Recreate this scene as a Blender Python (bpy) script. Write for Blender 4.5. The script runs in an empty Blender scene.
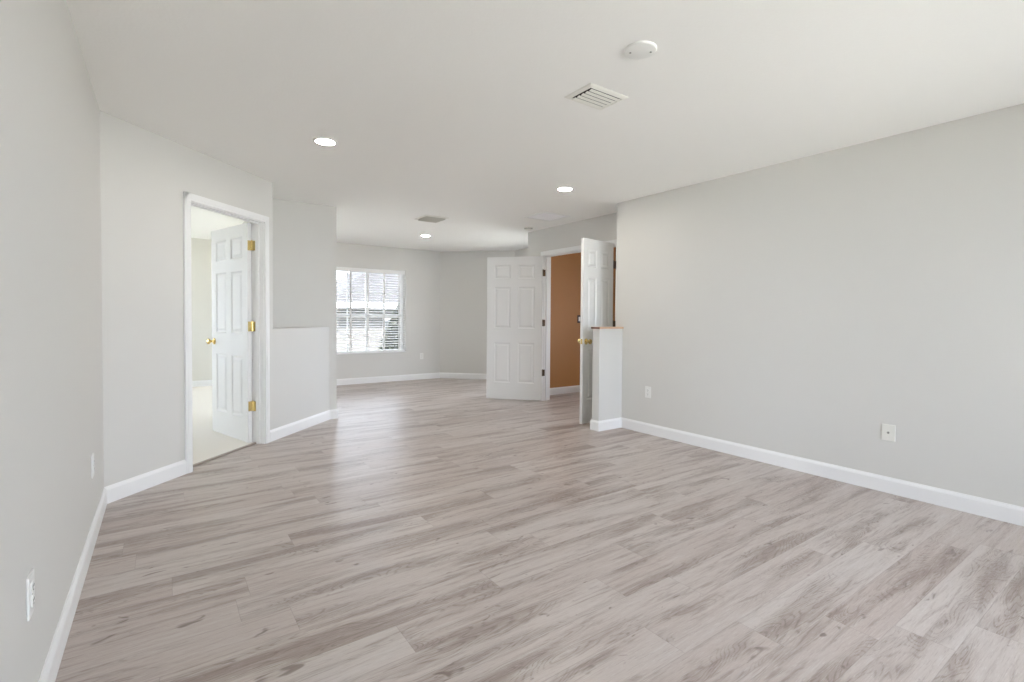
import bpy, bmesh, math
from mathutils import Matrix, Vector

scene = bpy.context.scene
COL = scene.collection
R = math.radians

# ------------------------------------------------------------------ camera
EYE = 1.1871
cam_data = bpy.data.cameras.new('camera')
cam_data.sensor_width = 36.0
cam_data.lens = 495.48 / 1024 * 36.0
cam_data.shift_y = (328.37 - 341.0) / 1024
cam_data.clip_start = 0.02
cam = bpy.data.objects.new('camera', cam_data)
COL.objects.link(cam)
cam.matrix_world = (Matrix.Translation((0, 0, EYE)) @ Matrix.Rotation(R(-35.193), 4, 'Z')
                    @ Matrix.Rotation(R(90 - 1.2916), 4, 'X') @ Matrix.Rotation(R(0.4016), 4, 'Z'))
scene.camera = cam

# ------------------------------------------------------------------ sky, exposure
world = bpy.data.worlds.new('sky')
scene.world = world
world.use_nodes = True
bg = world.node_tree.nodes['Background']
bg.inputs['Color'].default_value = (0.785, 0.872, 1.0, 1)
bg.inputs['Strength'].default_value = 1.65
scene.view_settings.view_transform = 'Standard'
scene.view_settings.look = 'None'
scene.view_settings.gamma = 1.0
scene.view_settings.use_curve_mapping = False
scene.view_settings.exposure = 2.78
try:
    scene.cycles.max_bounces = 14
    scene.cycles.diffuse_bounces = 9
    scene.cycles.transparent_max_bounces = 16
    scene.cycles.sample_clamp_indirect = 6.0
except Exception:
    pass
LENS_GLOW = 30.0
sun_data = bpy.data.lights.new('sun', 'SUN')
sun_data.energy = 7.2
sun_data.angle = R(0.6)
sun_data.color = (1.0, 0.97, 0.93)
sun = bpy.data.objects.new('sun', sun_data)
sun.rotation_euler = Vector((0.50, 0.62, -0.95)).to_track_quat('-Z', 'Y').to_euler()
COL.objects.link(sun)


def portal(loc, rot, sx, sy):
    """Guides sky sampling through a window opening; gives no light of its own."""
    d = bpy.data.lights.new('window_portal', 'AREA')
    d.shape = 'RECTANGLE'
    d.size, d.size_y = sx, sy
    d.cycles.is_portal = True
    o = bpy.data.objects.new('window_portal', d)
    o.location, o.rotation_euler = loc, rot
    COL.objects.link(o)


# ------------------------------------------------------------------ plan (metres; x across, y along the room)
H = 2.44
XL = -0.306            # left wall
Y1 = 3.973             # where the angled wall starts
P1 = Vector((XL, Y1))
P2 = Vector((0.852, 5.131))
YU = 5.839             # niche back wall
XU = 1.640             # its outer corner
YW = 8.625             # window wall
C1 = Vector((4.379, YW))
C2 = Vector((5.411, 7.593))
XD = 4.417             # entry wall
YD = 5.871             # its outer corner
XR = 4.066             # right wall
YR = 3.788             # its end
YB = -1.5              # wall behind the camera
LEDGE = 1.06


# ------------------------------------------------------------------ materials
def mat(name, col, rough=0.5, metal=0.0, bump=0.0, bscale=200.0, spec=0.5, var=0.0):
    m = bpy.data.materials.new(name)
    m.use_nodes = True
    nt = m.node_tree
    b = nt.nodes['Principled BSDF']
    b.inputs['Base Color'].default_value = (*col, 1)
    b.inputs['Roughness'].default_value = rough
    b.inputs['Metallic'].default_value = metal
    b.inputs['Specular IOR Level'].default_value = spec
    if bump or var:
        tc = nt.nodes.new('ShaderNodeTexCoord')
        n = nt.nodes.new('ShaderNodeTexNoise')
        n.inputs['Scale'].default_value = bscale
        n.inputs['Detail'].default_value = 3
        nt.links.new(tc.outputs['Object'], n.inputs['Vector'])
        if bump:
            bp = nt.nodes.new('ShaderNodeBump')
            bp.inputs['Strength'].default_value = bump
            bp.inputs['Distance'].default_value = 0.002
            nt.links.new(n.outputs['Fac'], bp.inputs['Height'])
            nt.links.new(bp.outputs['Normal'], b.inputs['Normal'])
        if var:
            mx = nt.nodes.new('ShaderNodeMix')
            mx.data_type = 'RGBA'
            mx.inputs['A'].default_value = (*[c * (1 - var) for c in col], 1)
            mx.inputs['B'].default_value = (*[min(1, c * (1 + var)) for c in col], 1)
            nt.links.new(n.outputs['Fac'], mx.inputs['Factor'])
            nt.links.new(mx.outputs['Result'], b.inputs['Base Color'])
    return m


def emit(name, col, strength):
    m = bpy.data.materials.new(name)
    m.use_nodes = True
    nt = m.node_tree
    nt.nodes.clear()
    o = nt.nodes.new('ShaderNodeOutputMaterial')
    e = nt.nodes.new('ShaderNodeEmission')
    e.inputs['Color'].default_value = (*col, 1)
    e.inputs['Strength'].default_value = strength
    nt.links.new(e.outputs[0], o.inputs[0])
    return m


def glass_mat(name='window_glass', k=0.955):
    m = bpy.data.materials.new(name)
    m.use_nodes = True
    nt = m.node_tree
    nt.nodes.clear()
    o = nt.nodes.new('ShaderNodeOutputMaterial')
    t = nt.nodes.new('ShaderNodeBsdfTransparent')
    t.inputs['Color'].default_value = (k, k, k, 1)
    g = nt.nodes.new('ShaderNodeBsdfGlossy')
    g.inputs['Roughness'].default_value = 0.02
    f = nt.nodes.new('ShaderNodeFresnel')
    f.inputs['IOR'].default_value = 1.45
    mx = nt.nodes.new('ShaderNodeMixShader')
    nt.links.new(f.outputs[0], mx.inputs[0])
    nt.links.new(t.outputs[0], mx.inputs[1])
    nt.links.new(g.outputs[0], mx.inputs[2])
    nt.links.new(mx.outputs[0], o.inputs[0])
    return m


def plank_mat():
    """Grey-washed oak vinyl planks lying across the room (along x)."""
    m = bpy.data.materials.new('oak_planks')
    m.use_nodes = True
    nt = m.node_tree
    N, L = nt.nodes, nt.links
    b = N['Principled BSDF']
    PW, PL = 0.182, 1.22

    def math_(op, a, c=None, d=None):
        n = N.new('ShaderNodeMath')
        n.operation = op
        for i, v in enumerate((a, c, d)):
            if v is None:
                continue
            if isinstance(v, (int, float)):
                n.inputs[i].default_value = v
            else:
                L.new(v, n.inputs[i])
        return n.outputs[0]

    def comb(x, y, z=0.0):
        n = N.new('ShaderNodeCombineXYZ')
        for i, v in enumerate((x, y, z)):
            if isinstance(v, (int, float)):
                n.inputs[i].default_value = v
            else:
                L.new(v, n.inputs[i])
        return n.outputs[0]

    def noise(vec, scale, detail=4.0, rough=0.55, dist=0.0):
        n = N.new('ShaderNodeTexNoise')
        n.inputs['Scale'].default_value = scale
        n.inputs['Detail'].default_value = detail
        n.inputs['Roughness'].default_value = rough
        n.inputs['Distortion'].default_value = dist
        L.new(vec, n.inputs['Vector'])
        return n.outputs['Fac']

    def remap(v, a, c, lo=0.0, hi=1.0):
        n = N.new('ShaderNodeMapRange')
        n.interpolation_type = 'SMOOTHSTEP'
        L.new(v, n.inputs['Value'])
        n.inputs['From Min'].default_value = a
        n.inputs['From Max'].default_value = c
        n.inputs['To Min'].default_value = lo
        n.inputs['To Max'].default_value = hi
        return n.outputs[0]

    def mixc(fac, a, c):
        n = N.new('ShaderNodeMix')
        n.data_type = 'RGBA'
        if isinstance(fac, (int, float)):
            n.inputs['Factor'].default_value = fac
        else:
            L.new(fac, n.inputs['Factor'])
        for k, v in (('A', a), ('B', c)):
            if isinstance(v, tuple):
                n.inputs[k].default_value = (*v, 1)
            else:
                L.new(v, n.inputs[k])
        return n.outputs['Result']

    tc = N.new('ShaderNodeTexCoord')
    sp = N.new('ShaderNodeSeparateXYZ')
    L.new(tc.outputs['Object'], sp.inputs[0])
    X, Y = sp.outputs[0], sp.outputs[1]
    yr = math_('DIVIDE', math_('SUBTRACT', Y, 1.055), PW)
    row = math_('FLOOR', yr)
    wn = N.new('ShaderNodeTexWhiteNoise')
    wn.noise_dimensions = '1D'
    L.new(row, wn.inputs['W'])
    xs = math_('DIVIDE', math_('ADD', X, math_('MULTIPLY', wn.outputs['Value'], 3.7)), PL)
    colm = math_('FLOOR', xs)
    idn = N.new('ShaderNodeTexWhiteNoise')
    idn.noise_dimensions = '2D'
    L.new(comb(row, colm), idn.inputs['Vector'])
    pid = idn.outputs['Value']
    fy = math_('FRACT', yr)
    fx = math_('FRACT', xs)
    # seams
    ey = math_('MULTIPLY', math_('MINIMUM', fy, math_('SUBTRACT', 1.0, fy)), PW)
    ex = math_('MULTIPLY', math_('MINIMUM', fx, math_('SUBTRACT', 1.0, fx)), PL)
    seam = remap(math_('MINIMUM', ey, ex), 0.0006, 0.0022, 1.0, 0.0)
    off = math_('MULTIPLY', pid, 37.0)
    # per-plank coordinates
    base = comb(math_('ADD', X, off), math_('ADD', Y, math_('MULTIPLY', pid, 11.0)), off)

    def stretch(v, sx, sy):
        n = N.new('ShaderNodeMapping')
        n.inputs['Scale'].default_value = (sx, sy, 1)
        L.new(v, n.inputs['Vector'])
        return n.outputs[0]

    broad = noise(stretch(base, 1.0, 8.0), 1.0, 4, 0.55, 0.4)         # wide dark bands along the grain
    band = noise(stretch(base, 2.6, 34.0), 1.0, 5, 0.65, 0.7)         # narrower streaks
    fine = noise(stretch(base, 11.0, 260.0), 1.0, 4, 0.75)            # pores
    brush = noise(stretch(base, 26.0, 420.0), 1.0, 2, 0.6)            # white lime left in the brushed grain
    cath = noise(stretch(base, 1.5, 9.0), 1.0, 2, 0.4, 0.4)
    ring = math_('ABSOLUTE', math_('SUBTRACT', math_('FRACT', math_('MULTIPLY', cath, 30.0)), 0.5))
    knot_n = noise(stretch(base, 6.5, 15.0), 1.0, 2, 0.5, 1.2)
    knots = remap(knot_n, 0.67, 0.76)
    tone = N.new('ShaderNodeValToRGB')
    tone.color_ramp.elements[0].color = (0.445, 0.378, 0.345, 1)
    tone.color_ramp.elements[1].color = (0.525, 0.472, 0.440, 1)
    L.new(pid, tone.inputs[0])
    c = tone.outputs[0]
    mid = remap(broad, 0.45, 0.70)
    c = mixc(math_('MULTIPLY', mid, 0.68), c, (0.215, 0.155, 0.128))
    c = mixc(remap(band, 0.50, 0.74, 0.0, 0.60), c, (0.20, 0.142, 0.115))
    c = mixc(remap(band, 0.47, 0.26, 0.0, 0.50), c, (0.58, 0.55, 0.525))
    ringmask = math_('MULTIPLY', math_('MULTIPLY', remap(ring, 0.24, 0.04), remap(broad, 0.46, 0.60)), remap(fine, 0.36, 0.56))
    c = mixc(math_('MULTIPLY', ringmask, 0.60), c, (0.185, 0.135, 0.11))
    c = mixc(remap(fine, 0.50, 0.74, 0.0, 0.42), c, (0.20, 0.15, 0.125))
    c = mixc(math_('MULTIPLY', remap(brush, 0.56, 0.74), 0.30), c, (0.70, 0.68, 0.66))
    c = mixc(math_('MULTIPLY', knots, 0.72), c, (0.13, 0.09, 0.072))
    c = mixc(math_('MULTIPLY', seam, 0.26), c, (0.16, 0.125, 0.11))
    L.new(c, b.inputs['Base Color'])
    L.new(remap(fine, 0.3, 0.7, 0.29, 0.42), b.inputs['Roughness'])
    b.inputs['Specular IOR Level'].default_value = 0.5
    bp = N.new('ShaderNodeBump')
    bp.inputs['Strength'].default_value = 0.12
    bp.inputs['Distance'].default_value = 0.001
    L.new(math_('SUBTRACT', fine, math_('MULTIPLY', seam, 1.5)), bp.inputs['Height'])
    L.new(bp.outputs['Normal'], b.inputs['Normal'])
    return m


M = dict(
    paint=mat('greige_paint', (0.66, 0.651, 0.624), 0.62, bump=0.05, bscale=220),
    cream=mat('cream_paint', (0.72, 0.705, 0.655), 0.62, bump=0.05, bscale=220),
    brown=mat('brown_paint', (0.43, 0.205, 0.072), 0.6, bump=0.05, bscale=220),
    ceiling=mat('ceiling_texture', (0.90, 0.895, 0.875), 0.8, bump=0.35, bscale=70),
    trim=mat('white_trim', (0.84, 0.84, 0.84), 0.35),
    door=mat('white_door', (0.80, 0.80, 0.79), 0.38),
    hatch=mat('cool_white_board', (0.94, 0.94, 0.97), 0.6),
    plastic=mat('white_plastic', (0.82, 0.82, 0.80), 0.3),
    almond=mat('warm_white_plastic', (0.78, 0.77, 0.72), 0.4),
    vent=mat('vent_enamel', (0.80, 0.79, 0.74), 0.4),
    grey_vent=mat('grey_vent_enamel', (0.52, 0.51, 0.46), 0.5),
    dark=mat('void_shade', (0.03, 0.03, 0.028), 0.8),  # near-black in place of the shade inside duct and slots
    brass=mat('polished_brass', (0.80, 0.62, 0.26), 0.22, 1.0),
    bronze=mat('dark_bronze', (0.11, 0.075, 0.05), 0.4, 0.8),
    darkplate=mat('dark_brown_plate', (0.045, 0.02, 0.015), 0.35),
    wood=mat('tan_wood', (0.60, 0.40, 0.27), 0.45, bump=0.1, bscale=60, var=0.12),
    endgrain=mat('wood_end_grain', (0.20, 0.10, 0.065), 0.6, var=0.15, bscale=90),
    carpet=mat('beige_carpet', (0.80, 0.765, 0.71), 0.95, bump=0.9, bscale=500, var=0.06),
    strip=mat('brown_grey_strip', (0.34, 0.29, 0.25), 0.45),
    slat=mat('white_slats', (0.86, 0.86, 0.85), 0.4),
    cord=mat('blind_cord', (0.80, 0.80, 0.79), 0.7),
    wand=mat('clear_grey_wand', (0.36, 0.36, 0.38), 0.3),
    screw=mat('screw_metal', (0.35, 0.35, 0.33), 0.4, 0.7),
    lens=emit('lamp_lens', (1.0, 0.95, 0.86), LENS_GLOW),
    glass=glass_mat(),
    tinted=glass_mat('dimmed_glass', 0.80),  # no screen modelled; darker glass only dims the bright view outside
    floor=plank_mat(),
    roof=mat('grey_shingles', (0.031, 0.031, 0.033), 0.9, var=0.25, bscale=30),
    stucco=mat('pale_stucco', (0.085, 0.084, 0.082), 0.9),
    dimglass=mat('dark_window_pane', (0.05, 0.055, 0.06), 0.15),
    leaf=mat('dark_leaves', (0.045, 0.052, 0.042), 0.8, var=0.35, bscale=9),
    bark=mat('bark', (0.10, 0.07, 0.05), 0.9),
    lawn=mat('pale_bounce_lawn', (0.36, 0.362, 0.325), 0.95, var=0.3, bscale=3),  # set pale and neutral so sunlight bounces up onto the ceilings
)


# ------------------------------------------------------------------ mesh helpers
class MB:
    def __init__(self):
        self.bm = bmesh.new()
        self.mi = 0

    def face(self, vs):
        f = self.bm.faces.new(vs)
        f.material_index = self.mi
        return f

    def box(self, lo, hi, T=None, bev=0.0):
        x0, y0, z0 = lo
        x1, y1, z1 = hi
        co = [(x0, y0, z0), (x1, y0, z0), (x1, y1, z0), (x0, y1, z0), (x0, y0, z1), (x1, y0, z1), (x1, y1, z1), (x0, y1, z1)]
        vs = [self.bm.verts.new((T @ Vector(c)) if T else c) for c in co]
        fs = [self.face([vs[i] for i in q]) for q in ((3, 2, 1, 0), (4, 5, 6, 7), (0, 1, 5, 4), (1, 2, 6, 5), (2, 3, 7, 6), (3, 0, 4, 7))]
        if bev:
            es = list({e for f in fs for e in f.edges})
            bmesh.ops.bevel(self.bm, geom=es, offset=bev, segments=2, profile=0.6, affect='EDGES')
        return self

    def prism(self, pts, z0, z1, T=None):
        """Plan polygon (counter-clockwise) raised from z0 to z1."""
        n = len(pts)
        a = [self.bm.verts.new((T or Matrix()) @ Vector((p[0], p[1], z0))) for p in pts]
        b = [self.bm.verts.new((T or Matrix()) @ Vector((p[0], p[1], z1))) for p in pts]
        self.face(a[::-1])
        self.face(b)
        for i in range(n):
            j = (i + 1) % n
            self.face([a[i], a[j], b[j], b[i]])
        return self

    def lathe(self, prof, T=None, seg=28, cap0=True, cap1=True):
        """Profile [(r, h)] turned about local z."""
        T = T or Matrix()
        rings = []
        for r, h in prof:
            if r < 1e-6:
                rings.append([self.bm.verts.new(T @ Vector((0, 0, h)))])
            else:
                rings.append([self.bm.verts.new(T @ Vector((r * math.cos(2 * math.pi * k / seg), r * math.sin(2 * math.pi * k / seg), h))) for k in range(seg)])
        for p, q in zip(rings, rings[1:]):
            for k in range(seg):
                k2 = (k + 1) % seg
                if len(p) == 1 and len(q) == 1:
                    continue
                if len(p) == 1:
                    self.face([p[0], q[k2], q[k]])
                elif len(q) == 1:
                    self.face([p[k], p[k2], q[0]])
                else:
                    self.face([p[k], p[k2], q[k2], q[k]])
        if cap0 and len(rings[0]) > 1:
            self.face(rings[0][::-1])
        if cap1 and len(rings[-1]) > 1:
            self.face(rings[-1])
        return self

    def build(self, name, m, parent=None, smooth=False):
        bmesh.ops.recalc_face_normals(self.bm, faces=self.bm.faces[:])
        me = bpy.data.meshes.new(name)
        self.bm.to_mesh(me)
        self.bm.free()
        for mm in (m if isinstance(m, (list, tuple)) else [m]):
            me.materials.append(mm)
        if smooth:
            for p in me.polygons:
                p.use_smooth = True
            try:
                me.set_sharp_from_angle(angle=R(35))
            except Exception:
                pass
        o = bpy.data.objects.new(name, me)
        COL.objects.link(o)
        if parent is not None:
            o.parent = parent
        return o


def tag(o, label, cat, kind=None, group=None):
    o['label'] = label
    o['category'] = cat
    if kind:
        o['kind'] = kind
    if group:
        o['group'] = group
    return o


def structure(o, label, cat):
    return tag(o, label, cat, 'structure')


def empty(name, loc, rz=0.0):
    o = bpy.data.objects.new(name, None)
    o.empty_display_size = 0.1
    o.location = loc
    o.rotation_euler = (0, 0, rz)
    COL.objects.link(o)
    return o


def frame(origin, u, z0=0.0):
    """Local x along u in plan, local y to its left, local z up."""
    u = Vector((u[0], u[1])).normalized()
    return Matrix(((u.x, -u.y, 0, origin[0]), (u.y, u.x, 0, origin[1]), (0, 0, 1, z0), (0, 0, 0, 1)))


def holed_wall(b, T, a0, a1, t0, t1, z0, z1, hole):
    """Wall slab from a0 to a1 along local x, thickness t0..t1 in local y, with one rectangular opening."""
    h0, h1, hz0, hz1 = hole
    b.box((a0, t0, z0), (h0, t1, z1), T)
    b.box((h1, t0, z0), (a1, t1, z1), T)
    b.box((h0, t0, hz1), (h1, t1, z1), T)
    if hz0 > z0:
        b.box((h0, t0, z0), (h1, t1, hz0), T)


BB_H, BB_T = 0.108, 0.014


def baseboard(name, pts, label, h=BB_H):
    """Moulded skirting swept along the wall line pts, standing off to the left of the direction of travel."""
    prof = [(0, 0), (BB_T, 0), (BB_T, h - 0.022), (BB_T * 0.75, h - 0.012), (BB_T * 0.45, h - 0.006), (BB_T * 0.35, h), (0, h)]
    P = [Vector(p) for p in pts]
    b = MB()
    rings = []
    for i, p in enumerate(P):
        d0 = (p - P[i - 1]).normalized() if i else None
        d1 = (P[i + 1] - p).normalized() if i < len(P) - 1 else None
        n0 = Vector((-d0.y, d0.x)) if d0 else None
        n1 = Vector((-d1.y, d1.x)) if d1 else None
        if n0 and n1:
            m = (n0 + n1).normalized()
            m = m / max(0.3, m.dot(n0))
        else:
            m = n0 or n1
        rings.append([b.bm.verts.new((p.x + m.x * d, p.y + m.y * d, z + 0.0005)) for d, z in prof])
    k = len(prof)
    for r0, r1 in zip(rings, rings[1:]):
        for i in range(k):
            j = (i + 1) % k
            b.face([r0[i], r0[j], r1[j], r1[i]])
    b.face(rings[0])
    b.face(rings[-1][::-1])
    return structure(b.build(name, M['trim']), label, 'baseboard')


# ------------------------------------------------------------------ floor and ceiling
floor = MB().box((-2.8, YB - 0.2, -0.12), (7.2, 9.8, 0.0)).build('floor', M['floor'])
structure(floor, 'grey washed oak plank floor running across the whole room', 'floor')
U45 = Vector((1, 1)).normalized()
B45 = Vector((-1, 1)).normalized()          # behind the angled wall


def on45(a, off=0.0):
    return P1 + U45 * a + B45 * off


T45 = frame(P1, U45)                        # local x along the angled wall, +y behind it
WT = 0.115                                  # wall thickness

pts = [on45(0.60, 0.085), on45(1.62, 0.085), Vector((0.75, 5.3)), Vector((0.75, 5.95)), Vector((0.90, 5.95)), Vector((0.90, 9.62)), Vector((-2.6, 9.62)), Vector((-2.6, 4.2)), Vector((-0.45, 4.2))]
structure(MB().prism(pts, 0.0005, 0.008).build('floor_bedroom', M['carpet']), 'pale beige carpet floor seen through the open white doorway', 'floor')
structure(MB().box((-2.8, YB - 0.2, H), (7.2, 9.8, H + 0.12)).build('ceiling', M['ceiling']), 'off-white textured flat ceiling over the whole room', 'ceiling')

# ------------------------------------------------------------------ walls
structure(MB().box((XL - 0.12, YB - 0.12, 0), (XL, Y1 + 0.02, H)).build('wall_left', M['paint']), 'long greige wall beside the camera with two outlets', 'wall')

D1A, D1B, DH = 0.678, 1.506, 2.035          # bedroom doorway along the angled wall
b = MB()
holed_wall(b, T45, 0.0, (P2 - P1).length, 0.0, WT, 0, H, (D1A - 0.018, D1B + 0.018, 0, DH + 0.018))
structure(b.build('wall_angled', M['paint']), 'angled greige wall holding the open bedroom doorway', 'wall')

b = MB()
b.prism([(P2.x, P2.y), (P2.x, YU + 0.1), (P2.x - 0.1, YU + 0.1), (P2.x - 0.1, P2.y + 0.06)], 0, H)
b.box((P2.x, YU, 0), (XU, YU + 0.1, H))
structure(b.build('wall_niche', M['paint']), 'narrow greige wall set back past the bedroom doorway', 'wall')
b = MB().prism([(P2.x, P2.y), (P2.x + (YU - P2.y), YU), (P2.x, YU)], 0, LEDGE)
structure(b.build('wall_ledge', M['paint']), 'waist-high triangular greige ledge below the narrow set-back wall', 'ledge')
XA = 1.06                               # far side of the alcove, hidden behind the set-back wall
structure(MB().box((XA - 0.1, YU + 0.1, 0), (XA, YW, H)).build('wall_alcove', M['paint']), 'greige alcove side wall behind the narrow set-back wall', 'wall')

WX0, WX1, WZ0, WZ1 = 2.28, 3.68, 0.53, 2.03   # alcove window opening
WD = 0.2
b = MB()
holed_wall(b, Matrix.Translation((0, YW, 0)), 2.12, C1.x + 0.05, 0, WD, 0, H, (WX0, WX1, WZ0, WZ1))
holed_wall(b, Matrix.Translation((0, YW, 0)), XA - 0.1, 2.12, 0, WD, 0, H, (1.10, 2.0, 0.15, 2.15))
portal((1.55, YW + WD + 0.01, 1.15), (R(90), 0, R(180)), 0.9, 2.0)
structure(b.build('wall_window', M['paint']), 'far greige wall around the window with white blinds', 'wall')
u = (C2 - C1).normalized()
structure(MB().box((0, 0, 0), ((C2 - C1).length, 0.15, H), frame(C1, u)).build('wall_corner', M['paint']), 'short angled greige wall between the window wall and the open panelled door', 'wall')
b = MB()
holed_wall(b, frame((C2.x, YD), (0, 1)), 0, C2.y + 0.1 - YD, -0.15, 0, 0, H, (0.1, 1.66, 0.15, 2.15))
portal((C2.x + 0.16, YD + 0.88, 1.15), (R(90), 0, R(90)), 1.56, 2.0)
structure(b.build('wall_alcove.001', M['paint']), 'greige alcove side wall hidden mostly behind the open double door', 'wall')

# entry wall with the double door opening
EY0, EY1 = 4.12, 5.485
TE = frame((XD, YR), (0, 1))                # local x along +y, local y toward -x
b = MB()
holed_wall(b, TE, 0.0, YD - YR, -WT, 0.0, 0, H, (EY0 - YR - 0.018, EY1 - YR + 0.018, 0, 2.055 + 0.018))
structure(b.build('wall_entry', M['paint']), 'greige wall above and around the double doorway to the brown hall', 'wall')
# thin return between the alcove and the hall, greige outside and brown inside
b = MB()
b.box((XD + WT, YD - 0.02, 0), (C2.x + 0.15, YD, H))
structure(b.build('wall_return', M['paint']), 'greige wall face turning from the double doorway into the alcove', 'wall')
# right wall block and half wall
b = MB()
holed_wall(b, frame((XR, YB), (0, 1)), 0, 3.2 - YB, -0.13, 0.0, 0, H, (0.15, 1.15, 0.25, 2.0))
b.box((XR, 3.2, 0), (XD + WT, YR, H))
portal((XR + 0.14, YB + 0.65, 1.125), (R(90), 0, R(90)), 1.0, 1.75)
structure(b.build('wall_right', M['paint']), 'long plain greige wall with an outlet and a cable plate', 'wall')
SX, SY = 3.718, 3.690
structure(MB().box((SX, SY, 0), (XR, YR, 1.07)).build('wall_half', M['paint']), 'short greige half wall with a tan wood cap', 'half wall')
b = MB().box((SX - 0.014, SY - 0.016, 1.0705), (XR - 0.0005, YR + 0.014, 1.0905), bev=0.003)
for f in b.bm.faces:
    if f.calc_center_median().x < SX - 0.0135:
        f.material_index = 1
structure(b.build('trim_cap', [M['wood'], M['endgrain']]), 'tan wood cap lying on the short half wall', 'trim')

# wall behind the camera with a wide glazed opening
RX0, RX1, RZ0, RZ1 = 0.75, 3.85, 0.12, 2.2
b = MB()
holed_wall(b, Matrix.Translation((0, YB - 0.15, 0)), XL - 0.12, XR + 0.3, 0, 0.15, 0, H, (RX0, RX1, RZ0, RZ1))
structure(b.build('wall_rear', M['paint']), 'greige wall behind the camera holding a wide window', 'wall')
portal(((RX0 + RX1) / 2, YB - 0.16, (RZ0 + RZ1) / 2), (R(90), 0, 0), RX1 - RX0, RZ1 - RZ0)

# hall
HY = 5.83
structure(MB().box((XD + WT, HY, 0), (7.0, HY + 0.02, H)).build('wall_hall', M['brown']), 'brown hall wall seen through the double doorway', 'wall')
b = MB()
holed_wall(b, frame((7.0, 2.6), (0, 1)), 0, HY - 2.6, -0.12, 0.0, 0, H, (0.5, 2.2, 0.6, 2.1))
structure(b.build('wall_hall.001', M['brown']), 'brown far end wall of the hall with an added window', 'wall')
structure(MB().box((XD + WT, 2.48, 0), (7.0, 2.6, H)).build('wall_hall.002', M['brown']), 'brown hall wall facing the one seen through the doorway', 'wall')
portal((7.13, 2.6 + 1.35, 1.35), (R(90), 0, R(90)), 1.7, 1.5)

# bedroom shell
b = MB()
b.box((-2.6, 9.62, 0), (XA - 0.1, 9.74, H))
b.box((0.90, YU + 0.1, 0), (XA - 0.1, 9.62, H))
b.box((0.74, YU, 0), (0.90, YU + 0.2, H))
structure(b.build('wall_bedroom', M['cream']), 'cream bedroom wall seen through the open white doorway', 'wall')
b = MB()
holed_wall(b, frame((-2.6, 3.9), (0, 1)), 0, 5.72, 0, 0.12, 0, H, (2.2, 5.5, 0.5, 2.15))
b.box((-2.72, 4.0, 0), (XL - 0.06, 4.12, H))
structure(b.build('wall_bedroom.001', M['cream']), 'cream bedroom walls hidden beside the doorway with a wide added window', 'wall')
portal((-2.74, 3.9 + 3.85, 1.325), (R(90), 0, R(-90)), 3.3, 1.65)

# ------------------------------------------------------------------ baseboards
baseboard('baseboard_left', [on45(0.632), P1, (XL, YB)], 'white baseboard along the long wall beside the camera up to the doorway')
baseboard('baseboard_angled', [(XU, YU + 0.3), (XU, YU), (P2.x + (YU - P2.y), YU), on45(1.574)], 'white baseboard under the waist-high ledge beside the bedroom doorway')
baseboard('baseboard_window', [(C2.x, YD), C2, C1, (XA, YW), (XA, YU + 0.35)], 'white baseboard below the window with white blinds')
baseboard('baseboard_right', [(XR, YB), (XR, SY), (SX, SY), (SX, YR), (SX + 0.2, YR)], 'white baseboard along the long plain wall and around the half wall')
baseboard('baseboard_hall', [(7.0, HY), (XD + WT, HY)], 'white baseboard on the brown hall wall')
baseboard('baseboard_bedroom', [(0.90, 9.62), (-2.6, 9.62)], 'white baseboard on the cream bedroom wall')


# ------------------------------------------------------------------ door casings (trim_1 bedroom, trim_2 hall)
def casing(name, T, a0, a1, top, depth, label, sgn=1):
    """Jamb lining and face casing; local y>0 is behind the wall when sgn is 1, else in front."""
    b = MB()
    w, t, j = 0.058, 0.016, 0.018
    d0, d1 = (0.0, depth) if sgn > 0 else (-depth, 0.0)
    for (p, q) in ((a0 - j, a0), (a1, a1 + j)):
        b.box((p, d0, 0), (q, d1, top), T)
    b.box((a0 - j, d0, top), (a1 + j, d1, top + j), T)
    ms = (d0 + d1) / 2
    for (p, q) in ((a0, a0 + 0.011), (a1 - 0.011, a1)):              # stops
        b.box((p, ms - 0.018, 0), (q, ms + 0.018, top), T)
    b.box((a0, ms - 0.018, top - 0.011), (a1, ms + 0.018, top), T)
    for face in (0, 1):                                              # both wall faces
        f = (d0 if face == 0 else d1)
        lo, hi = (f - t, f) if face == 0 else (f, f + t)
        r = 0.006
        for (p, q) in ((a0 - r - w, a0 - r), (a1 + r, a1 + r + w)):
            b.box((p, lo, 0), (q, hi, top + r + w), T, bev=0.004)
            m = (p + q) / 2
            b.box((m - 0.012, lo - 0.003, 0.0), (m + 0.016, hi + 0.003, top + r + w * 0.6), T, bev=0.002)
        b.box((a0 - r - w, lo, top + r), (a1 + r + w, hi, top + r + w), T, bev=0.004)
        b.box((a0 - r - w * 0.5, lo - 0.003, top + r + 0.018), (a1 + r + w * 0.5, hi + 0.003, top + r + 0.046), T, bev=0.002)
    return structure(b.build(name, M['trim']), label, 'door frame')


casing('trim_1', T45, D1A, D1B, DH, WT, 'white door casing around the bedroom doorway in the angled wall')
casing('trim_2', TE, EY0 - YR, EY1 - YR, 2.055, WT, 'white door casing around the double doorway to the brown hall', -1)
structure(MB().box((D1A - 0.01, 0.072, 0.0005), (D1B + 0.01, 0.100, 0.013), T45, bev=0.004).build('trim_threshold', M['strip']),
          'brown-grey threshold strip between plank floor and pale carpet', 'threshold')


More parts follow.
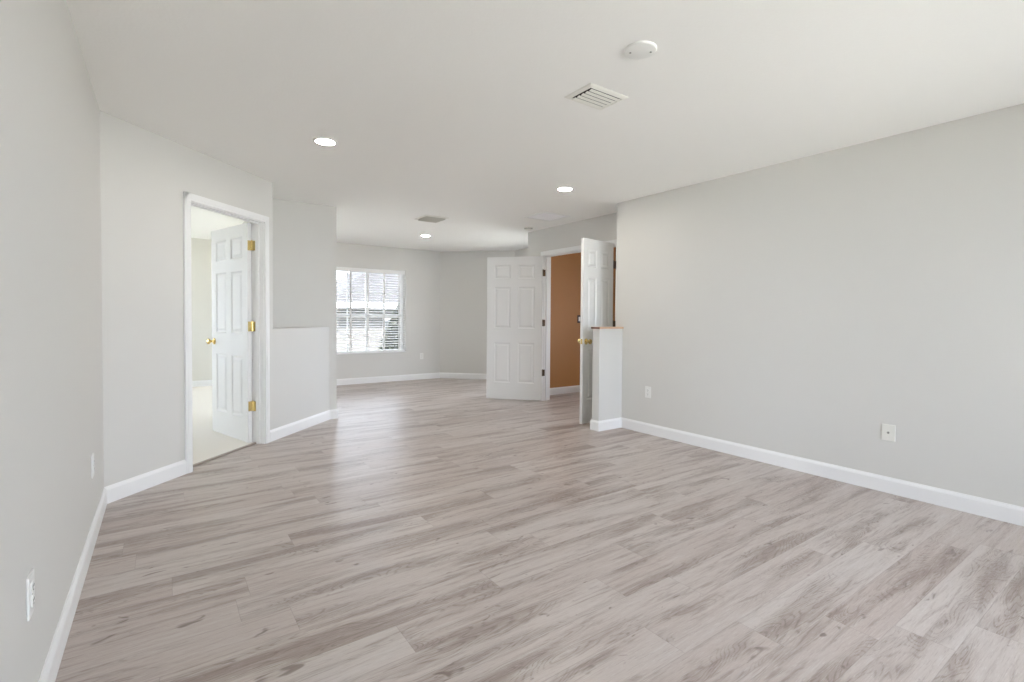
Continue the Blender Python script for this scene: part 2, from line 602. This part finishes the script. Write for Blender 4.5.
# ------------------------------------------------------------------ six-panel doors
def door_leaf(W, Hh, parent):
    """Leaf in local x 0..W from the hinge edge, y 0..T, z 0..Hh, moulded panels on both faces."""
    TH = 0.035
    b = MB()
    st = 0.135 * W
    mul = 0.135 * W
    xs = [0, st, (W - mul) / 2, (W + mul) / 2, W - st, W]
    zs = [0, Hh - 1.80, Hh - 1.225, Hh - 1.02, Hh - 0.43, Hh - 0.315, Hh - 0.115, Hh]
    for side in (0, 1):
        y0 = 0.0 if side == 0 else TH
        s = 1 if side == 0 else -1

        def V(x, z, d):
            return b.bm.verts.new((x, y0 + s * d, z))
        for i in range(5):
            for k in range(7):
                x0, x1, z0, z1 = xs[i], xs[i + 1], zs[k], zs[k + 1]
                if i in (1, 3) and k in (1, 3, 5):
                    rings = []
                    for ins, d in ((0, 0), (0.004, 0.003), (0.014, 0.009), (0.024, 0.009), (0.044, 0.002)):
                        rings.append([V(x0 + ins, z0 + ins, d), V(x1 - ins, z0 + ins, d), V(x1 - ins, z1 - ins, d), V(x0 + ins, z1 - ins, d)])
                    for p, q in zip(rings, rings[1:]):
                        for e in range(4):
                            f = (e + 1) % 4
                            b.face([p[e], p[f], q[f], q[e]])
                    b.face(rings[-1])
                else:
                    b.face([V(x0, z0, 0), V(x1, z0, 0), V(x1, z1, 0), V(x0, z1, 0)])
    for (a, c) in (((0, 0), (W, 0)), ((0, Hh), (W, Hh)), ((0, 0), (0, Hh)), ((W, 0), (W, Hh))):
        b.face([b.bm.verts.new((a[0], 0, a[1])), b.bm.verts.new((c[0], 0, c[1])), b.bm.verts.new((c[0], TH, c[1])), b.bm.verts.new((a[0], TH, a[1]))])
    bmesh.ops.remove_doubles(b.bm, verts=b.bm.verts[:], dist=1e-5)
    return b.build('door_leaf', M['door'], parent)


def knob(parent, x, z, y, s, m, mp=None):
    """Round door knob standing off the face y in direction s."""
    T = Matrix.Translation((x, y, z)) @ Matrix.Rotation(R(-90 * s), 4, 'X')
    b = MB().lathe([(0.033, 0.0), (0.033, 0.004), (0.028, 0.009), (0.014, 0.012), (0.011, 0.030), (0.017, 0.038), (0.026, 0.046), (0.0285, 0.055), (0.025, 0.064), (0.014, 0.069), (0.0, 0.070)], T)
    o = b.build('door_knob', m, parent, smooth=True)
    return o


def hinge(parent, z, m, jamb_dir, reach=0.040):
    """Butt hinge: a knuckle at the pin, one plate on the leaf edge and one plate on the jamb."""
    b = MB()
    for k in range(5):
        z0 = z - 0.045 + k * 0.018
        b.lathe([(0.006, z0), (0.006, z0 + 0.0172)], Matrix.Translation((-0.004, -0.004, 0)), seg=12)
    b.lathe([(0.0, z + 0.045), (0.0065, z + 0.046), (0.004, z + 0.052), (0, z + 0.053)], Matrix.Translation((-0.004, -0.004, 0)), seg=12)
    b.box((-0.0022, 0.0, z - 0.045), (-0.0002, 0.032, z + 0.045))
    Tj = Matrix.Translation((-0.004, -0.004, 0)) @ Matrix.Rotation(jamb_dir, 4, 'Z')
    b.box((0.004, -0.001, z - 0.045), (reach, 0.001, z + 0.045), Tj)
    return b.build('hinge', m, parent)


def swing(name, pin, u, W, Hh, flip, mh, hz, kz, label, jamb, kx=0.06, z0=0.012, knob_m=None, reach=0.040):
    """A door hung at pin; flip mirrors the leaf so its thickness lies on the other side of the pin plane."""
    root = empty(name, (pin[0], pin[1], z0), math.atan2(u[1], u[0]))
    structure(root, label, 'door')
    jamb_ang = R(jamb) - math.atan2(u[1], u[0])
    if flip:
        jamb_ang = -jamb_ang
    leaf = door_leaf(W, Hh, root)
    parts = [leaf]
    if kz:                                                           # the fixed leaf of a pair has no knob
        for s, y in ((-1, 0.0), (1, 0.035)):
            parts.append(knob(root, W - kx, kz, y, s, knob_m or M['brass']))
        parts.append(MB().box((W, 0.006, kz - 0.028), (W + 0.0015, 0.029, kz + 0.028)).build('latch_plate', M['brass'], root))
    for z in hz:
        parts.append(hinge(root, z - z0, mh, jamb_ang, reach))
    if flip:
        for p in parts:
            p.data.transform(Matrix.Scale(-1, 4, (0, 1, 0)))
            p.data.flip_normals()
    return root


pin1 = on45(D1B - 0.004, WT + 0.006)
swing('door_1', pin1, (-0.292, 0.956), 0.785, 2.02, False, M['brass'], (1.828, 1.085, 0.348), 0.912,
      'white six-panel door standing open into the carpeted bedroom', -45)
pin2 = (XD - 0.022, EY1 - 0.002)
swing('door_2', pin2, (-0.667, 0.745), 0.808, 2.035, False, M['bronze'], (1.815, 1.108, 0.40), None,
      'white six-panel double door leaf folded open in front of the far alcove', 0)
pin3 = (XD - 0.065, 4.105)
swing('door_3', pin3, (-0.989, -0.15), 0.565, 2.062, True, M['bronze'], (1.815, 1.108, 0.40), 0.918,
      'white panelled double door leaf standing open behind the half wall', 8, z0=0.005, reach=0.075)

# ------------------------------------------------------------------ windows
def window_unit(name, T, W, Z0, Z1, depth, label, cols=4, sill=True, rows=2, pane='glass'):
    """Single-hung window filling an opening; local x along the wall, y outward."""
    root = empty(name, (0, 0, 0))
    structure(root, label, 'window')
    b = MB()
    e = 0.045
    y0, y1 = depth, depth + 0.05
    b.box((0, y0, Z0), (e, y1, Z1), T)
    b.box((W - e, y0, Z0), (W, y1, Z1), T)
    b.box((e, y0, Z0), (W - e, y1, Z0 + e), T)
    b.box((e, y0, Z1 - e), (W - e, y1, Z1), T)
    zm = Z0 + (Z1 - Z0) * 0.44
    b.box((e, y0 - 0.006, zm - 0.03), (W - e, y1, zm + 0.03), T, bev=0.003)
    b.build('window_frame', M['trim'], root)
    b = MB()
    for (a, c) in ((Z0 + e, zm - 0.03), (zm + 0.03, Z1 - e)):
        for i in range(1, cols):
            x = e + (W - 2 * e) * i / cols
            b.box((x - 0.009, y0 + 0.012, a), (x + 0.009, y0 + 0.034, c), T)
        for i in range(1, rows):
            z = a + (c - a) * i / rows
            b.box((e, y0 + 0.014, z - 0.009), (W - e, y0 + 0.032, z + 0.009), T)
    b.build('muntins', M['trim'], root)
    MB().box((e, y0 + 0.020, Z0 + e), (W - e, y0 + 0.024, Z1 - e), T).build('window_pane', M[pane], root)
    if sill:
        b = MB().box((0.001, -0.018, Z0), (W - 0.001, depth, Z0 + 0.018), T, bev=0.004)
        b.build('window_sill', M['trim'], root)
    return root


window_unit('window_1', Matrix.Translation((WX0, YW, 0)), WX1 - WX0, WZ0, WZ1, 0.13,
            'white single-hung window in the far wall behind white blinds', pane='tinted')
portal(((WX0 + WX1) / 2, YW + WD + 0.01, (WZ0 + WZ1) / 2), (R(90), 0, R(180)), WX1 - WX0, WZ1 - WZ0)
window_unit('window_2', frame((RX1, YB), (-1, 0)), RX1 - RX0, RZ0, RZ1, 0.06, 'wide white window in the wall behind the camera', cols=3, sill=False, rows=1)
window_unit('added_window_5', frame((XR, YB + 1.15), (0, -1)), 1.0, 0.25, 2.0, 0.04, 'white window added out of view in the long plain wall to brighten the room', cols=2, sill=False, rows=1)  # unseen window, added to raise the light level in the room
window_unit('added_window_6', Matrix.Translation((1.10, YW, 0)), 0.9, 0.15, 2.15, 0.13, 'white window added in the far wall, hidden behind the set-back wall, to brighten the alcove', cols=2, sill=False, rows=1)  # extra window out of view, added to fill the alcove with light
window_unit('added_window_7', frame((C2.x, YD + 1.66), (0, -1)), 1.56, 0.15, 2.15, 0.06, 'white alcove side window added behind the open double door for its light', cols=2, sill=False, rows=1)  # made-up window hidden by the leaf, there for alcove light
window_unit('added_window_3', frame((-2.6, 6.1), (0, 1)), 3.3, 0.5, 2.15, 0.05, 'wide white window added unseen in the bedroom side wall to light the bedroom', cols=3, sill=False, rows=1)  # invented window, never in view, that makes the bedroom bright
window_unit('added_window_4', frame((7.0, 4.8), (0, -1)), 1.7, 0.6, 2.1, 0.05, 'white window added unseen at the far end to light the brown hall', cols=2, sill=False, rows=1)  # unseen window put in so daylight reaches the brown wall

# horizontal blind in the alcove window
blind = empty('window_blind', (WX0 + 0.02, YW + 0.055, 0))
tag(blind, 'white horizontal slat blind hanging in the far window', 'blind')
BW = WX1 - WX0 - 0.035
MB().box((0, -0.03, WZ1 - 0.052), (BW, 0.03, WZ1 - 0.002), bev=0.004).build('headrail', M['slat'], blind)
MB().box((-0.005, -0.040, WZ1 - 0.075), (BW + 0.005, -0.032, WZ1 - 0.001), bev=0.003).build('valance', M['slat'], blind)
b = MB()
z = WZ1 - 0.095
ztop, zbot = WZ1 - 0.06, WZ0 + 0.055
while z > zbot + 0.02:
    T = Matrix.Translation((0, 0, z)) @ Matrix.Rotation(R(9), 4, 'X')
    prof = [(-0.025, -0.0022), (-0.012, 0.0005), (0.0, 0.0014), (0.012, 0.0005), (0.025, -0.0022)]
    top = [[b.bm.verts.new(T @ Vector((x, y, h + 0.0028))) for y, h in prof] for x in (0, BW)]
    bot = [[b.bm.verts.new(T @ Vector((x, y, h))) for y, h in prof] for x in (0, BW)]
    for i in range(4):
        b.face([top[0][i], top[1][i], top[1][i + 1], top[0][i + 1]])
        b.face([bot[0][i + 1], bot[1][i + 1], bot[1][i], bot[0][i]])
    b.face([top[0][0], bot[0][0], bot[1][0], top[1][0]])
    b.face([top[0][4], top[1][4], bot[1][4], bot[0][4]])
    for s in (0, 1):
        b.face([*top[s], *bot[s][::-1]])
    z -= 0.0445
b.build('slats', M['slat'], blind)
MB().box((0, -0.026, WZ0 + 0.024), (BW, 0.026, WZ0 + 0.046), bev=0.004).build('bottom_rail', M['slat'], blind)
for x in (0.09, 0.38, 0.68, 0.98, BW - 0.09):
    b = MB()
    for y in (-0.028, 0.0265):
        b.box((x - 0.009, y, zbot - 0.01), (x + 0.009, y + 0.0015, ztop))
    b.build('ladder_tape', M['cord'], blind)
b = MB().lathe([(0.006, WZ1 - 0.75), (0.007, WZ1 - 0.72), (0.005, WZ1 - 0.70), (0.005, WZ1 - 0.09), (0.003, WZ1 - 0.06)], Matrix.Translation((0.352, -0.05, 0)), seg=10)
b.box((0.348, -0.05, WZ1 - 0.066), (0.356, -0.036, WZ1 - 0.058))
b.build('tilt_wand', M['wand'], blind)


# ------------------------------------------------------------------ ceiling fittings
def downlight(x, y, label):
    root = empty('ceiling_light', (x, y, H))
    tag(root, label, 'ceiling light', group='recessed ceiling lights')
    MB().lathe([(0.084, 0.0), (0.084, -0.003), (0.078, -0.007), (0.066, -0.008), (0.064, -0.004), (0.064, 0.0)], seg=40, cap0=False, cap1=False).build('trim_ring', M['plastic'], root, smooth=True)
    MB().lathe([(0.064, -0.0045), (0.0, -0.0055)], seg=40, cap0=False).build('lamp_lens', M['lens'], root, smooth=True)
    return root


downlight(0.963, 3.706, 'round recessed ceiling light in front of the bedroom doorway')
downlight(3.21, 3.673, 'round recessed ceiling light near the end of the long plain wall')
downlight(3.33, 7.058, 'round recessed ceiling light in the alcove beyond the grey ceiling vent')


def vent(x0, x1, y0, y1, n, m, label, tilt, border=0.026, cover=0.44):
    root = empty('ceiling_vent', ((x0 + x1) / 2, (y0 + y1) / 2, H))
    tag(root, label, 'air vent', group='ceiling air vents')
    w, d = (x1 - x0) / 2, (y1 - y0) / 2
    b = MB()
    iw, idp = w - border, d - border
    ring = [[(sx * a, sy * c, z) for sx, sy in ((-1, -1), (1, -1), (1, 1), (-1, 1))] for a, c, z in
            ((w, d, 0.0), (w, d, -0.003), (w - 0.006, d - 0.006, -0.007), (iw + 0.004, idp + 0.004, -0.012), (iw, idp, -0.011), (iw, idp, 0.0))]
    rv = [[b.bm.verts.new(c) for c in r] for r in ring]
    for p, q in zip(rv, rv[1:]):
        for e in range(4):
            f = (e + 1) % 4
            b.face([p[e], p[f], q[f], q[e]])
    b.build('vent_frame', M['vent'], root)
    MB().box((-iw, -idp, -0.002), (iw, idp, -0.0005)).build('duct_shade', M['dark'], root)  # flat dark sheet painting the shade behind the louvers
    pitch = 2 * idp / n
    for i in range(n):
        y = -idp + pitch * (i + 0.5)
        T = Matrix.Translation((0, y, -0.013)) @ Matrix.Rotation(R(tilt), 4, 'X')
        MB().box((-iw + 0.012, -pitch * cover, -0.0008), (iw - 0.003, pitch * cover, 0.0008), T).build('louver', m, root)
    return root


vent(1.874, 2.168, 1.945, 2.160, 5, M['vent'], 'off-white rectangular ceiling vent near the round ceiling cover plate', -17, cover=0.285)
vent(2.650, 2.975, 5.620, 5.950, 8, M['grey_vent'], 'grey ceiling vent in front of the alcove light', -38)

cover = empty('ceiling_cover_plate', (1.831, 1.572, H))
tag(cover, 'white round cover plate on the ceiling with two small screws', 'cover plate')
MB().lathe([(0.074, 0.0), (0.074, -0.006), (0.070, -0.011), (0.060, -0.0135), (0.0, -0.0145)], seg=48, cap0=False).build('plate', M['plastic'], cover, smooth=True)
for s in (-1, 1):
    MB().lathe([(0.005, -0.0135), (0.005, -0.0155), (0.0, -0.016)], Matrix.Translation((s * 0.036, -s * 0.03, 0)), seg=12).build('screw', M['screw'], cover)

smoke = empty('smoke_detector', (4.18, 5.545, H))
tag(smoke, 'small round smoke detector on the ceiling above the open double door', 'smoke detector')
MB().lathe([(0.062, 0.0), (0.062, -0.008), (0.058, -0.010)], seg=40, cap0=False).build('base', M['almond'], smoke, smooth=True)
MB().lathe([(0.050, -0.010), (0.055, -0.013), (0.054, -0.026), (0.046, -0.034), (0.02, -0.037), (0.0, -0.037)], seg=40).build('body', M['almond'], smoke, smooth=True)
b = MB()
for k in range(20):
    a = 2 * math.pi * k / 20
    b.box((0.0515, -0.004, -0.024), (0.0558, 0.004, -0.015), Matrix.Rotation(a, 4, 'Z'))
b.build('sensor_slots', M['dark'], smoke)

hatch = empty('attic_hatch', (3.908, 4.80, H))
tag(hatch, 'flat square attic hatch panel in the ceiling before the double doorway', 'attic hatch')
MB().box((-0.175, -0.175, -0.006), (0.175, 0.175, -0.0005), bev=0.002).build('panel', M['hatch'], hatch)
b = MB()
for (lo, hi) in (((-0.205, -0.205), (0.205, -0.178)), ((-0.205, 0.178), (0.205, 0.205)), ((-0.205, -0.178), (-0.178, 0.178)), ((0.178, -0.178), (0.205, 0.178))):
    b.box((*lo, -0.009), (*hi, -0.0005), bev=0.002)
b.build('frame', M['trim'], hatch)


# ------------------------------------------------------------------ wall plates
def wall_plate(name, origin, u, z, label, kind, cat='outlet', m=None, group=None, w=0.072, h=0.116):
    """Plate on a wall; u runs along the wall so that local -y points into the room."""
    root = empty(name, (origin[0], origin[1], z), math.atan2(u[1], u[0]))
    tag(root, label, cat, group=group)
    m = m or M['plastic']
    MB().box((-w / 2, -0.0065, -h / 2), (w / 2, -0.0003, h / 2), bev=0.003).build('cover_plate', m, root)
    if kind == 'duplex':
        for s in (-1, 1):
            o = MB().lathe([(0.0165, 0.0), (0.0165, 0.002), (0.0155, 0.003), (0, 0.003)], Matrix.Translation((0, -0.0065, s * 0.0195)) @ Matrix.Rotation(R(90), 4, 'X'), seg=24).build('socket', m, root)
            b = MB()
            b.box((-0.0075, -0.0100, s * 0.0195 + 0.000), (-0.0050, -0.0093, s * 0.0195 + 0.008))
            b.box((0.0050, -0.0100, s * 0.0195 + 0.000), (0.0075, -0.0093, s * 0.0195 + 0.008))
            b.box((-0.0020, -0.0100, s * 0.0195 - 0.0095), (0.0020, -0.0093, s * 0.0195 - 0.005))
            b.build('socket_slots', M['dark'], o)
        MB().lathe([(0.003, 0), (0.003, 0.001), (0, 0.0015)], Matrix.Translation((0, -0.0065, 0)) @ Matrix.Rotation(R(90), 4, 'X'), seg=10).build('screw', M['screw'], root)
    elif kind == 'cable':
        T = Matrix.Translation((0, -0.0065, 0)) @ Matrix.Rotation(R(90), 4, 'X')
        MB().lathe([(0.0075, 0), (0.0075, 0.003), (0.0048, 0.0035), (0.0048, 0.011), (0.0, 0.011)], T, seg=12).build('cable_jack', M['screw'], root)
        for s in (-1, 1):
            MB().lathe([(0.003, 0), (0.003, 0.001), (0, 0.0015)], Matrix.Translation((0, -0.0065, s * 0.042)) @ Matrix.Rotation(R(90), 4, 'X'), seg=10).build('screw', m, root)
    elif kind == 'switch':
        for x in ((-0.023, 0.023) if w > 0.1 else (0,)):
            MB().box((x - 0.017, -0.010, -0.034), (x + 0.017, -0.0062, 0.034), bev=0.002).build('rocker', M['plastic'], root)
    return root


G = 'duplex outlets on the walls'
wall_plate('wall_outlet', (XR, 3.332), (0, -1), 0.428, 'white outlet on the long plain wall next to the half wall', 'duplex', group=G)
wall_plate('cable_plate', (XR, 1.273), (0, -1), 0.414, 'white wall plate with a dark cable jack on the long plain wall', 'cable', 'cable plate', m=M['almond'], w=0.080, h=0.112)
wall_plate('wall_outlet', (3.995, YW), (1, 0), 0.44, 'white outlet on the far wall beside the window', 'duplex', group=G)
wall_plate('wall_outlet', (XL, 3.345), (0, 1), 0.40, 'white outlet seen edge-on near the corner with the angled wall', 'duplex', group=G)
wall_plate('wall_outlet', (XL, 1.862), (0, 1), 0.415, 'white outlet seen edge-on low on the wall beside the camera', 'duplex', group=G)
wall_plate('light_switch', (5.44, HY), (1, 0), 1.165, 'dark framed light switch on the brown hall wall', 'switch', 'light switch', m=M['darkplate'], w=0.125, h=0.125)

# ------------------------------------------------------------------ outside the far window
structure(MB().box((-60, -60, -3.3), (60, 80, -3.2)).build('ground', M['lawn']), 'lawn coloured pale to bounce light indoors, outside far below the window', 'ground')
house = empty('neighbour_house', (10.9, 24.0, -3.2))
tag(house, 'pale neighbouring house with a grey roof seen through the blinds', 'house')
hw, hd, eave, ridge = 5.2, 4.0, 4.9, 7.3
MB().box((-hw, -hd, 0), (hw, hd, eave)).build('walls', M['stucco'], house)
b = MB()
o_ = 0.5
v = [b.bm.verts.new(c) for c in ((-hw - o_, -hd - o_, eave), (hw + o_, -hd - o_, eave), (hw + o_, hd + o_, eave), (-hw - o_, hd + o_, eave), (-hw + 3.2, 0, ridge), (hw - 3.2, 0, ridge))]
for q in ((0, 1, 5, 4), (1, 2, 5), (2, 3, 4, 5), (3, 0, 4), (3, 2, 1, 0)):
    b.face([v[i] for i in q])
b.build('roof', M['roof'], house)
b = MB()
for (lo, hi) in (((-hw - o_, -hd - o_ - 0.03), (hw + o_, -hd - o_)), ((-hw - o_, hd + o_), (hw + o_, hd + o_ + 0.03)), ((-hw - o_ - 0.03, -hd - o_), (-hw - o_, hd + o_)), ((hw + o_, -hd - o_), (hw + o_ + 0.03, hd + o_))):
    b.box((*lo, eave - 0.18), (*hi, eave + 0.02))
b.build('fascia', M['trim'], house)
for x in (-3.4, -0.6, 2.4):
    f = MB().box((x, -hd - 0.04, 2.9), (x + 1.2, -hd, 4.3)).build('window_frame', M['trim'], house)
    MB().box((x + 0.08, -hd - 0.05, 2.98), (x + 1.12, -hd - 0.041, 4.22)).build('pane', M['dimglass'], f)

import random
rnd = random.Random(4)
tree = empty('tree', (5.62, 13.2, -3.2))
tag(tree, 'dark leafy tree low outside the far window', 'tree')
MB().lathe([(0.13, 0), (0.10, 1.2), (0.06, 3.6), (0.0, 4.5)], seg=12).build('trunk', M['bark'], tree)
b = MB()
for _ in range(4200):
    t = rnd.random()
    h = 1.2 + 3.7 * t
    rr = 1.45 * (1 - t) ** 0.8 * (0.55 + 0.45 * rnd.random() ** 0.5)
    a = rnd.random() * 2 * math.pi
    T = Matrix.Translation((rr * math.cos(a), rr * math.sin(a), h)) @ Matrix.Rotation(a, 4, 'Z') @ Matrix.Rotation(rnd.uniform(-1.2, 0.5), 4, 'Y') @ Matrix.Rotation(rnd.uniform(-0.8, 0.8), 4, 'X')
    l, w_ = rnd.uniform(0.10, 0.18), rnd.uniform(0.04, 0.07)
    b.face([b.bm.verts.new(T @ Vector(c)) for c in ((-0.02, 0, 0), (l * 0.5, -w_, 0.012), (l, 0, -0.01), (l * 0.5, w_, 0.012))])
b.build('foliage', M['leaf'], tree)
